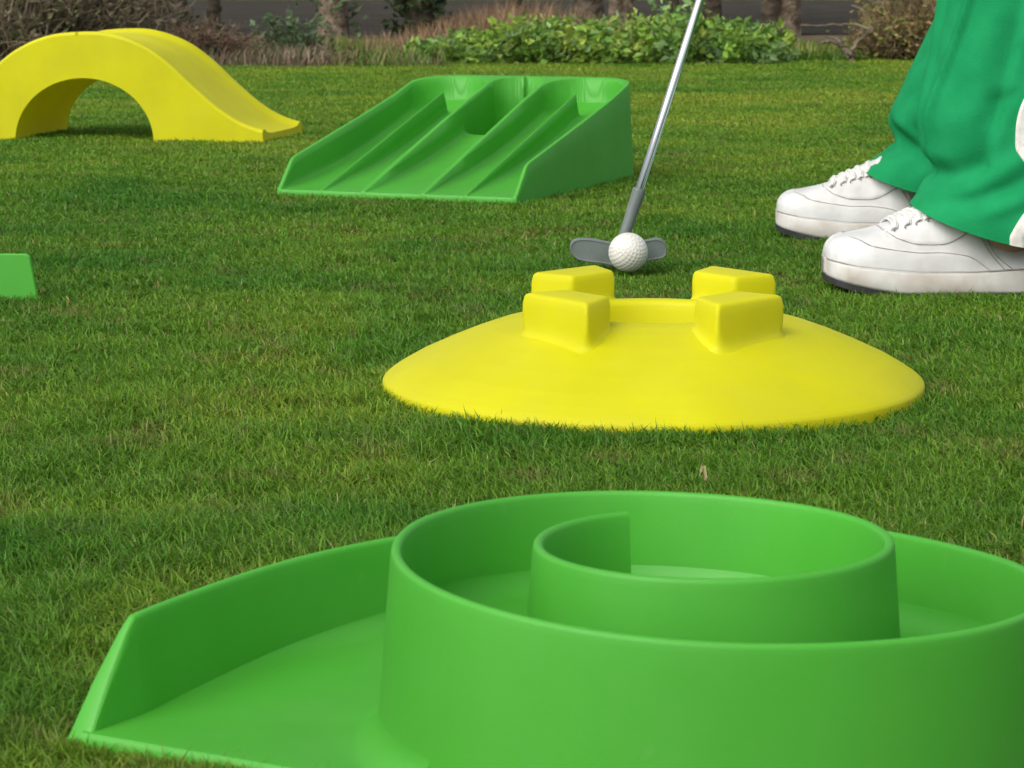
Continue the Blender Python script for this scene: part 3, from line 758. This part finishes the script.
    def seam(pts, r=.00055, both=True):
        pts = np.array(pts, float); t = np.linspace(0, 1, len(pts)); q = np.linspace(0, 1, 60)
        s1 = cr(q, t, pts[:, 0]); p1 = np.radians(cr(q, t, pts[:, 1]))
        for sg in ((0, 1) if both else (0,)):
            V, F = sweep(place(up(s1, np.pi - p1 if sg else p1, .0002)), r, 6); g.add(V, F)
    seam([(.075, 70), (.10, 54), (.14, 34), (.22, 22), (.30, 15), (.39, 12), (.48, 8), (.545, 2)])             # toe and side overlay
    seam([(.195, 66), (.22, 46), (.25, 34), (.30, 24), (.385, 19), (.44, 22), (.49, 28), (.55, 38)])           # eyestay edge
    seam([(.50, 29), (.535, 20), (.57, 12), (.60, 3)])                                              # quarter seams
    seam([(.53, 31), (.56, 22), (.60, 12), (.63, 3)], .0006)
    seam([(.195, 66), (.19, 78), (.19, 90)])
    sq = np.concatenate([np.linspace(.004, .05, 14), np.linspace(.06, .96, 60)])
    for sg in (-1, 1):
        w_ = np.interp(sq, ss, ws); ztq = np.interp(sq, [0, .1, .3, .5, .7, .85, 1], [.0300, .0245, .0190, .0185, .0215, .0245, .0265])
        V, F = sweep(place(np.stack([sq * SL, 4e-3 * np.sin(sq * 2 * np.pi) + sg * w_ * .965, ztq + .0006], 1)), .0010, 6); g.add(V, F)
    gst = g
    # tongue edge and laces
    g = Geo()
    sq = np.linspace(.22, .48, 24)
    V = []
    for a in np.linspace(66, 114, 9): V.append(up(sq, np.full(24, R(a)), .0035 if 70 < a < 110 else -.001))
    V = place(np.array(V)); g.add(V.reshape(-1, 3), grid_faces(9, 24)); g.build('tongue', M['white_leather'], sh)
    g = Geo()
    for q, s0 in enumerate((.225, .262, .300, .340, .380, .42)):
        for ds in (-.0085, -.003, .003, .0085):       # flat lace: four cords side by side
            t = np.linspace(0, 1, 22); hw_ = 34 + 2 * q
            V, F = sweep(place(up(s0 + ds + .012 * np.sin(t * 3 + q), np.radians(90 - hw_ + 2 * hw_ * t), .0024 + .0018 * np.sin(np.pi * t) - (.0012 if abs(ds) > .005 else 0))), [.0013] * 22, 6); g.add(V, F)
        for sg in (-1, 1):
            p_ = place(up(np.array([s0 - .002, s0 + .002]), np.radians([90 + sg * (36 + 2 * q)] * 2), .0012)); V, F = sweep(np.stack([p_[0], (p_[0] + p_[1]) / 2, p_[1]]), [.0010, .0017, .0010], 8); gst.add(V, F)
    g.build('laces', M['lace'], sh); gst.build('stitching', M['seam'], sh)
    # padded collar roll
    g = Geo(); sq = np.linspace(.60, .99, 30)
    for sg in (0, 1):
        ph_ = np.radians(np.linspace(72, 40, 30)); V, F = sweep(place(up(sq, np.pi - ph_ if sg else ph_, .001)), .0045, 8); g.add(V, F)
    g.build('collar', M['white_leather'], sh)
    return sh
for toe, yaw in ((NEAR, R(2)), (FAR, R(-6))):
    sh = bpy.data.objects.new('trainer', None); C.objects.link(sh); sh.parent = person; sh.empty_display_size = .02
    shoe(toe, yaw, 'trainer')
for A in ANK:
    g = Geo(); V, F = sweep([A + np.array([.012, 0, -.02]) - PX, A + np.array([.010, 0, .02]) - PX, A + np.array([0.01, 0, .12]) - PX], [.050, .050, .050], 24); g.add(V, F)
    g.build('sock', M['sock'], person)
def in_shoes(x, y):
    r = np.zeros(x.shape, bool)
    for toe in (NEAR, FAR):
        u = (x - toe[0]) / SL; wv = np.interp(u, [0, .04, .1, .3, .5, .8, 1], [.01, .03, .042, .05, .045, .04, .015])
        r |= (u > .06) & (u < 1) & (np.abs(y - toe[1]) < wv - .004)
    return r

# ================================================================== LAWN GRASS (blades)
def lawn():
    DN = 680000.
    D0, D1 = .70, 9.1
    # density ~ DN / D per m2 over a strip of half width hw(D)
    Dg = np.linspace(D0, D1, 600); hw = .215 * Dg + .42; pdf = DN / Dg**1.25 * 2 * hw; cdf = np.cumsum(pdf); tot = int(cdf[-1] * (Dg[1] - Dg[0])); cdf /= cdf[-1]
    n = tot
    y = np.interp(rng.random(n), cdf, Dg); x = (rng.random(n) * 2 - 1) * (.215 * y + .42)
    q = rng.random(2600); o_ = .0015 + .010 * rng.random(2600)**1.4; ln = lipB - e1; nn_ = np.array([ln[1], -ln[0]]) / np.linalg.norm(ln)
    x = np.concatenate([x, e1[0] + ln[0] * (q * 1.15 - .07) + nn_[0] * o_]); y = np.concatenate([y, e1[1] + ln[1] * (q * 1.15 - .07) + nn_[1] * o_]); n = len(x)
    # clumping: throw some away in thin spots
    cl = .55 * vnoise(x + 50, y + 50, .035, 1) + .45 * vnoise(x + 50, y + 50, .11, 2)
    keep = rng.random(n) < np.clip(.35 + 1.3 * (cl - .2), .2, 1)
    keep &= ~(in_spiral(x, y) | (np.hypot(x - DC[0], y - DC[1]) < DR + .0005) | in_ramp(x, y) | in_arch(x, y) | in_tray(x, y) | in_shoes(x, y))
    keep &= np.hypot(x - BALL[0], y - BALL[1]) > .009
    keep &= ~((np.abs(x - .1215) < .054) & (np.abs(y - PY) < .010))
    keep &= y < 8.55 + .9 * (vnoise(x + 30, x * 0, .45, 9) - .4) + .35 * (rng.random(len(x)) - .5)
    x, y, cl = x[keep], y[keep], cl[keep]; n = len(x)
    far = np.clip((y - 1.0) / 7, 0, 1)
    big = vnoise(x + 50, y + 50, .33, 4); mid = vnoise(x + 50, y + 50, .10, 5); hug = vnoise(x + 50, y + 50, 1.1, 6)
    Hh = (.0056 + .0050 * rng.random(n)) * (.78 + .50 * cl + .25 * big); Hh *= 1 + .6 * sstep(7.9, 8.7, y)
    tall = rng.random(n) < .04; Hh[tall] *= 1.35
    # keep blades touching objects short so the plastic shows down to its edge
    wd = (.00030 + .00024 * rng.random(n)) * np.maximum(1, (y / 1.1))**.80
    az = rng.random(n) * 2 * np.pi; lean = .30 + 1.15 * rng.random(n)
    dirx, diry = np.cos(az), np.sin(az)
    # colour: mix of fresh, yellowish and straw blades in patches
    deep = np.array([.066, .185, .013]); fresh = np.array([.140, .272, .018]); yel = np.array([.285, .335, .032]); straw = np.array([.33, .29, .10])
    t = np.clip(.38 * big + .35 * mid + .35 * hug - .15 + .12 * sstep(3, 7.5, y) + .60 * (rng.random(n) - .5), 0, 1)
    col = np.where((t < .5)[:, None], deep + (fresh - deep) * (t / .5)[:, None], fresh + (yel - fresh) * ((t - .5) / .5)[:, None])
    st = rng.random(n) < .018 + .03 * mid**2; col[st] = straw * (.6 + .5 * rng.random(st.sum()))[:, None]
    th = vnoise(x + 70, y + 70, .055, 12); bm = .7 * sstep(.72, .92, th)[:, None] * (rng.random(n) < .45)[:, None]; col = col * (1 - bm) + np.array([.20, .165, .055]) * bm
    dk = sstep(.66, .85, vnoise(x + 80, y + 80, .17, 13))[:, None]; col = col * (1 - np.array([.28, .12, .1]) * dk); Hh = Hh * (1 + .20 * dk[:, 0])
    br = .78 + .66 * rng.random(n)**1.3; col = col * br[:, None]
    base = np.stack([x, y, np.full(n, GZ - .001)], 1); d = np.stack([dirx, diry, 0*x], 1); sd = np.stack([-diry, dirx, 0*x], 1)
    # half of them show their face to the camera
    tw = rng.random(n) * 1.2; sd = sd * np.cos(tw)[:, None] + d * np.sin(tw)[:, None]
    up = np.array([0, 0, 1.])
    p1 = base + Hh[:, None] * (.55 * up + (.28 * lean)[:, None] * d)
    tipz = np.clip(1.0 - .35 * (lean - .35), .45, 1)
    p2 = base + Hh[:, None] * (tipz[:, None] * up + (.95 * lean)[:, None] * d)
    V = np.stack([base - sd * wd[:, None], base + sd * wd[:, None], p1 - sd * wd[:, None] * .85, p1 + sd * wd[:, None] * .85, p2], 1)
    # blade tint is darker and browner at the roots, lighter at the tips
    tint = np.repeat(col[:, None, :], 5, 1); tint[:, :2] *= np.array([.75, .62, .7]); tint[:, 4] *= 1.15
    i0 = np.arange(n) * 5
    loops = np.stack([i0, i0 + 1, i0 + 3, i0 + 2, i0 + 2, i0 + 3, i0 + 4], 1).ravel()
    st_ = np.stack([np.arange(n) * 7, np.arange(n) * 7 + 4], 1).ravel(); tl = np.tile([4, 3], n)
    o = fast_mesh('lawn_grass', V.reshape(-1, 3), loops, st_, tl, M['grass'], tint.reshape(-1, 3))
    tag(o, 'short mown green lawn grass the golf pieces stand on', 'grass', kind='stuff')
    pass
lawn()

# ================================================================== PLANTS BEHIND THE LAWN
def leaf_quads(g, P, size, col, flat=.4, droop=.2):
    """folded leaf shapes at points P"""
    P = np.asarray(P); n = len(P)
    a = rng.random(n) * 2 * np.pi; el = (rng.random(n) - .3) * 1.6 * (1 - flat)
    d = np.stack([np.cos(a) * np.cos(el), np.sin(a) * np.cos(el), np.sin(el)], 1)
    u = rng.normal(size=(n, 3)); s_ = np.cross(d, u); s_ /= np.linalg.norm(s_, axis=1)[:, None] + 1e-9; nn = np.cross(s_, d)
    L_ = (size * (.6 + .7 * rng.random(n)))[:, None]; wv = L_ * .30
    V = np.stack([P, P + d * L_ * .45 + s_ * wv + nn * wv * .25, P + d * L_ - nn * L_ * droop, P + d * L_ * .45 - s_ * wv + nn * wv * .25], 1)
    c = np.asarray(col); c = c[None] * (.65 + .7 * rng.random((n, 1))) if c.ndim == 1 else c * (.75 + .5 * rng.random((n, 1)))
    i0 = np.arange(n) * 4
    g.add(V.reshape(-1, 3), np.concatenate([np.stack([i0, i0 + 1, i0 + 2], 1), np.stack([i0, i0 + 2, i0 + 3], 1)]).tolist(), np.repeat(c, 4, 0))

def blades(g, x, y, h, wd, cols, lean=.5):
    n = len(x); az = rng.random(n) * 2 * np.pi; d = np.stack([np.cos(az), np.sin(az), 0*az], 1); sd = np.stack([-np.sin(az), np.cos(az), 0*az], 1)
    le = lean * (.3 + rng.random(n)); b = np.stack([x, y, np.full(n, GZ)], 1); up = np.array([0, 0, 1.])
    p1 = b + h[:, None] * (.55 * up + (.22 * le)[:, None] * d); p2 = b + h[:, None] * (up * .95 + (.8 * le)[:, None] * d); w_ = (wd * (.6 + .8 * rng.random(n)))[:, None]
    V = np.stack([b - sd * w_, b + sd * w_, p1 - sd * w_ * .8, p1 + sd * w_ * .8, p2], 1); i0 = np.arange(n) * 5
    F = np.stack([i0, i0 + 1, i0 + 3, i0 + 2], 1).tolist() + np.stack([i0 + 2, i0 + 3, i0 + 4], 1).tolist()
    g.add(V.reshape(-1, 3), F, np.repeat(cols, 5, 0))

def pick(cols, n):
    c = np.array(cols)[rng.integers(0, len(cols), n)]; return c * (.7 + .6 * rng.random((n, 1)))

# rough grass beyond the mown edge
n = 60000; y = 8.8 + 15 * rng.random(n)**1.6; x = (rng.random(n) * 2 - 1) * (.22 * y + 1.0)
kp = (y < 10.5) | ((y > 24.6))
# patchy at the verge
kp |= (y < 12.0) & (vnoise(x + 40, y + 40, .7, 21) > .72)
y2 = 24.7 + 9 * rng.random(14000); x2 = (rng.random(14000) * 2 - 1) * (.22 * y2 + 1.0)
xx = np.concatenate([x[kp], x2]); yy = np.concatenate([y[kp], y2]); n = len(xx)
g = Geo(); pt = vnoise(xx + 60, yy + 60, .6, 22)
cols = np.where((pt < .5)[:, None], pick([(.08, .17, .015), (.11, .20, .02)], n), pick([(.16, .24, .03), (.22, .24, .06)], n))
blades(g, xx, yy, .022 + .032 * rng.random(n) * (.5 + pt), .004 * np.maximum(1, yy / 9), cols, .7)
tag(g.build('rough_grass', M['grass'], color=True), 'longer rough green grass between the mown lawn and the road', 'grass', kind='stuff')

# low leafy weeds along the lawn edge
def weeds():
    g = Geo(); n_pl = 520; PXs = []
    for _ in range(n_pl):
        px = rng.uniform(418, 782); D = rng.uniform(8.5, 9.15)
        hgt = np.interp(px, [415, 450, 520, 600, 640, 680, 705, 740, 775, 785], [.055, .09, .15, .14, .18, .21, .15, .13, .11, .05]) * rng.uniform(.35, 1.1)
        X = at(px, 60, D)[0]
        nl = int(rng.integers(13, 22)); t = rng.random(nl)
        ax, ay = rng.normal(0, .02, 2)
        P = np.stack([X + ax * t + rng.normal(0, .022, nl), D + ay * t + rng.normal(0, .022, nl), GZ + hgt * t**.7], 1)
        base = pick([(.17, .30, .04), (.23, .36, .05), (.30, .39, .07), (.13, .25, .045), (.20, .32, .12)], 1)[0]
        leaf_quads(g, P, np.full(nl, .034), base, .1, .25)
    tag(g.build('leafy_weeds', M['leaf'], color=True, smooth=False), 'low band of bright green broad leaved weeds along the far lawn edge', 'weeds', kind='stuff')
    g = Geo(); n = 4200
    px = rng.normal(0, 1, n); px = np.where(rng.random(n) < .65, 510 + 55 * px, 560 + 90 * px); D = rng.uniform(8.9, 10.0, n)
    X = np.array([at(a, 55, d)[0] for a, d in zip(px, D)])
    h = .07 + .17 * rng.random(n) * np.exp(-((px - 520) / 110)**2)
    blades(g, X, D, h, np.full(n, .0021), pick([(.24, .15, .085), (.30, .19, .11), (.20, .115, .065), (.34, .25, .15)], n), .55)
    tag(g.build('dry_grass', M['dry'], color=True), 'reddish brown dry grass stalks behind the leafy weeds', 'dry grass', kind='stuff')
    # scattered weeds and dead litter at the left end of the edge
    g = Geo(); n = 9000; px = rng.uniform(150, 450, n); D = rng.uniform(8.3, 10.0, n); X = np.array([at(a, 55, d)[0] for a, d in zip(px, D)])
    blades(g, X, D, .02 + .06 * rng.random(n)**2, np.full(n, .0022), np.where((px < 335)[:, None], pick([(.20, .145, .10), (.26, .20, .15), (.15, .10, .07), (.09, .13, .04)], n), pick([(.09, .16, .03), (.13, .17, .05), (.22, .17, .09)], n)), .9)
    tag(g.build('dead_litter', M['dry'], color=True), 'pale brown dead stems matted along the lawn edge behind the arch', 'dry grass', kind='stuff')
weeds()

def shrub(name, label, cat, x, y, rx, ry, h, n_tw, n_lf, lcols, lsize, twcols, spread=.9, group=None, crown_low=.1):
    root = empty(name, (x, y, GZ), label, cat, group)
    g = Geo(); tips = []
    for _ in range(n_tw):
        a = rng.random() * 2 * np.pi; q = rng.random()**.5; ex, ey = rx * q * math.cos(a), ry * q * math.sin(a); hz = h * (crown_low + (1 - crown_low) * rng.random()) * math.sqrt(max(1 - .75 * q * q, .05))
        P0 = np.array([ex * .25 + rng.normal(0, .02), ey * .25 + rng.normal(0, .02), 0]); P3 = np.array([ex, ey, hz]); mid = (P0 + P3) / 2 + np.array([0, 0, hz * .15]) + rng.normal(0, .03, 3) * h
        t = np.linspace(0, 1, 7)[:, None]; P = (1-t)**2 * P0 + 2*t*(1-t) * mid + t*t * P3 + rng.normal(0, .006, (7, 3))
        col = pick(twcols, 1)[0]; V, F = sweep(P, np.linspace(.005, .0015, 7) * (.6 + h), 3, False); g.add(V, F, col)
        for _k in range(3):
            i = int(rng.integers(2, 6)); dirn = rng.normal(0, 1, 3); dirn[2] = abs(dirn[2]) * .8; dirn /= np.linalg.norm(dirn); L_ = h * rng.uniform(.12, .3)
            Q = P[i] + np.linspace(0, 1, 4)[:, None] * dirn * L_ + rng.normal(0, .004, (4, 3)); V, F = sweep(Q, np.linspace(.0025, .001, 4) * (.6 + h), 3, False); g.add(V, F, col); tips += [Q[1], Q[2], Q[3]]
        tips += [P[4], P[5], P[6]]
    g.build('twigs', M['dry'], root, color=True)
    tips = np.array(tips)
    if n_lf:
        P = tips[rng.integers(0, len(tips), n_lf)] + rng.normal(0, .018 + .01 * h, (n_lf, 3)); P[:, 2] = np.maximum(P[:, 2], .005)
        g = Geo(); leaf_quads(g, P, np.full(n_lf, lsize), pick(lcols, n_lf), .2, .15); g.build('leaves', M['leaf'], root, smooth=False, color=True)
    return root
TW = [(.30, .25, .18), (.38, .31, .23), (.22, .18, .12), (.34, .26, .18)]
OL = [(.15, .16, .07), (.19, .19, .09), (.11, .135, .045), (.25, .21, .13)]
gX = lambda px, D: at(px, 60, D)[0]
shrub('dry_shrub', 'tall grey brown twiggy shrub at the far left behind the yellow arch', 'shrub', gX(15, 8.7), 8.7, .34, .3, .52, 420, 2600, OL, .026, TW)
shrub('dry_shrub', 'broad grey brown twiggy shrub directly above the top of the yellow arch', 'shrub', gX(105, 8.9), 8.9, .30, .3, .48, 420, 2200, OL + [(.19, .15, .11)], .024, TW)
shrub('dry_shrub', 'low reddish brown leafless shrub right of the yellow arch crest', 'shrub', gX(205, 8.8), 8.8, .22, .22, .17, 300, 500, [(.15, .10, .06), (.10, .11, .04)], .02, [(.20, .13, .09), (.16, .10, .07), (.25, .18, .13)])
shrub('weed_plant', 'grey green weed standing at the lawn edge left of the ivy trunk', 'weed', gX(292, 9.3), 9.3, .13, .12, .19, 60, 420, [(.10, .16, .07), (.13, .19, .10), (.07, .13, .05)], .03, [(.12, .14, .07)])
shrub('twiggy_shrub', 'olive brown twiggy shrub beside the green trousers', 'shrub', gX(905, 8.9), 8.9, .22, .22, .30, 330, 2600, [(.20, .20, .06), (.26, .21, .08), (.16, .19, .04), (.30, .21, .09)], .022, [(.28, .20, .11), (.36, .27, .17), (.22, .15, .08)])
# the gnarled bare branch at its foot
root = empty('gnarled_branch', (gX(848, 8.75), 8.75, GZ), 'gnarled dry branch lying at the foot of the twiggy shrub', 'branch')
g = Geo()
for pts, r0 in ((((853, 66), (849, 56), (842, 47), (832, 41), (822, 42)), .014), (((849, 56), (858, 42), (872, 30), (884, 24)), .009), (((842, 47), (838, 40), (826, 36)), .006), (((872, 30), (850, 24), (820, 26), (800, 25)), .006)):
    P = np.array([at(a, b_, 8.75 + .02 * i) - np.array([gX(848, 8.75), 8.75, GZ]) for i, (a, b_) in enumerate(pts)])
    q = np.linspace(0, 1, 24); t = np.linspace(0, 1, len(P)); P = np.stack([cr(q, t, P[:, i]) for i in range(3)], 1) + rng.normal(0, .0022, (24, 3)); V, F = sweep(P, np.linspace(r0, r0 * .4, 24), 6); g.add(V, F)
g.build('branch_wood', M['twig'], root)
# dead stalk leaning at the left
root = empty('dead_stalk', (gX(341, 8.5), 8.5, GZ), 'thin straw coloured dead stalk leaning left at the lawn edge', 'stalk')
P = np.array([at(341, 68, 8.5), at(336, 62, 8.5), at(329, 53, 8.52), at(316, 43, 8.55)]) - np.array([gX(341, 8.5), 8.5, GZ]); V, F = sweep(P, [.006, .005, .0045, .003], 5); g = Geo(); g.add(V, F); g.build('stem', M['twig'], root)
g = Geo(); leaf_quads(g, P[0] + rng.normal(0, .02, (60, 3)) + [0, 0, .02], np.full(60, .03), (.2, .15, .1)); g.build('seed_head', M['leaf'], root, smooth=False, color=True)

# ---- trees beyond the lawn: trunks in view, crowns above the frame
def tree(name, label, px, D, wpx, mat, h=5.0, lean=0., ivy=0, ivycol=None, crown=1.1, flare=1.25, low=None, group='trees standing along the road'):
    X = gX(px, D); r0 = wpx / F_PX * D / 2
    root = empty(name, (X, D, GZ), label, 'tree', group)
    t = np.linspace(0, 1, 26); P = np.stack([lean * t * h + .03 * np.sin(t * 7 + px), .02 * np.cos(t * 5 + px), t * h], 1)
    rr = r0 * (1 - .55 * t) * (1 + (flare - 1) * np.exp(-t * 22))
    V, F = sweep(P, rr, 18); V = V.reshape(26, 18, 3)
    nz = vnoise(np.arange(18)[None] * .9 + px + 0 * t[:, None], t[:, None] * 30 + 0 * np.arange(18)[None], 1., 31) - .5
    ctr = P[:, None]; V = ctr + (V - ctr) * (1 + .30 * nz[..., None]); g = Geo(); g.add(V.reshape(-1, 3), F)
    for _ in range(6):       # limbs
        a = rng.random() * 2 * np.pi; z0 = rng.uniform(.55, .95); p0 = P[int(z0 * 25)]; q = np.linspace(0, 1, 8)[:, None]; L_ = crown * rng.uniform(.6, 1)
        V, F = sweep(p0 + q * np.array([math.cos(a), math.sin(a), .7]) * L_ + rng.normal(0, .02, (8, 3)), np.linspace(r0 * .35, r0 * .1, 8), 6); g.add(V, F)
    g.build('trunk', mat, root)
    n = 1800; dv = rng.normal(size=(n, 3)); dv /= np.linalg.norm(dv, axis=1)[:, None]; cc = rng.normal(0, .5, (14, 3)) * crown
    pp = cc[rng.integers(0, 14, n)] + dv * (crown * .42 * rng.random((n, 1))**.4); pp[:, 2] = np.maximum(pp[:, 2] * .7, -crown * .8)
    g = Geo(); leaf_quads(g, pp + P[-1] + [0, 0, .35 * crown], np.full(n, .10), pick([(.05, .09, .02), (.07, .11, .03), (.04, .075, .02)], n), .2, .2); g.build('crown', M['leaf'], root, smooth=False, color=True)
    if ivy:
        m_ = ivy; tz = rng.random(m_) * .45; a = rng.random(m_) * 2 * np.pi; idx = (tz * 25).astype(int)
        fr = tz * 25 - idx; pc = P[idx] * (1 - fr[:, None]) + P[idx + 1] * fr[:, None]
        rad = np.interp(tz, t, rr) * rng.uniform(.9, 1.7 if low is None else low, m_); ax = -.2 if low is None else 0
        pp = pc + np.stack([rad * np.cos(a), rad * np.sin(a), 0 * a], 1)
        g = Geo(); leaf_quads(g, pp, np.full(m_, .05), pick(ivycol, m_), .2, .3); g.build('ivy', M['leaf'], root, smooth=False, color=True)
DG = [(.035, .065, .02), (.05, .085, .025), (.028, .05, .018)]
GG = [(.10, .14, .07), (.14, .17, .10), (.08, .12, .05)]
tree('dark_tree', 'dark leaning tree trunk above the right shoulder of the yellow arch', 186, 12.6, 17, M['bark'], lean=-.12, ivy=500, ivycol=DG)
tree('dark_tree', 'slim dark trunk just right of the leaning dark trunk', 209, 12.9, 12, M['bark'], ivy=200, ivycol=DG, crown=.9)
tree('palm_tree', 'thick brown trunk half covered in pale ivy at the upper left', 333, 11.6, 26, M['palmbark'], ivy=800, ivycol=GG, low=2.0)
tree('evergreen_tree', 'wide dark evergreen column behind the left part of the dry grass', 425, 12.0, 26, M['bark'], ivy=2600, ivycol=[(.045, .075, .025), (.06, .095, .03), (.03, .055, .02)], low=2.1)
tree('dark_tree', 'thin dark trunk rising behind the tallest dry grass', 511, 12.8, 14, M['bark'], ivy=160, ivycol=DG)
tree('dark_tree', 'stout dark smooth trunk above the right half of the lane ramp', 587, 11.8, 27, M['bark'], flare=1.15)
tree('palm_tree', 'rough brown palm trunk between the stout dark trunk and the putter shaft', 627, 12.4, 24, M['palmbark'])
tree('dark_tree', 'thin dark trunk just left of the putter shaft', 676, 13.0, 11, M['bark'], crown=.8)
tree('dark_tree', 'medium dark trunk just right of the putter shaft', 706, 12.4, 19, M['bark'])
tree('dark_tree', 'slim dark trunk touching the grey palm trunk', 762, 12.0, 13, M['bark'], crown=.9)
tree('palm_tree', 'grey fibrous palm trunk right of the slim dark trunk', 785, 12.1, 29, M['palmbark'])

# dropped dry leaves on the lawn
def leaf_on_lawn(px, py, size, label, ang):
    b_ = (384 - py) / F_PX; dz = -math.sin(PITCH) + b_ * math.cos(PITCH); dy = math.cos(PITCH) + b_ * math.sin(PITCH); D = dy * (.004 - CAM_H) / dz
    p = at(px, py, D); t = np.linspace(-1, 1, 7); g = Geo()
    rows = np.array([[(u * size, s_ * size * .32 * (1 - u * u)**.6, .004 * abs(s_) * (1 + u) + .003 * math.sin(u * 4)) for s_ in (-1, -.5, 0, .5, 1)] for u in t])
    g.add(rows.reshape(-1, 3), grid_faces(7, 5)); o = g.build('dry_leaf', M['deadleaf']); o.location = p; o.rotation_euler = (.3, .2, ang)
    tag(o, label, 'leaf', 'dry leaves dropped on the lawn')
M['deadleaf'] = noise_mat('dead_leaf', (.24, .21, .08), (.34, .30, .12), 120, .8, .3, 300)
leaf_on_lawn(704, 478, .005, 'pale dry leaf scrap on the lawn behind the spiral', 2.2)

# ------------------------------------------------------------------ render settings
sc.render.engine = 'CYCLES'
sc.render.resolution_x = 1024; sc.render.resolution_y = 768
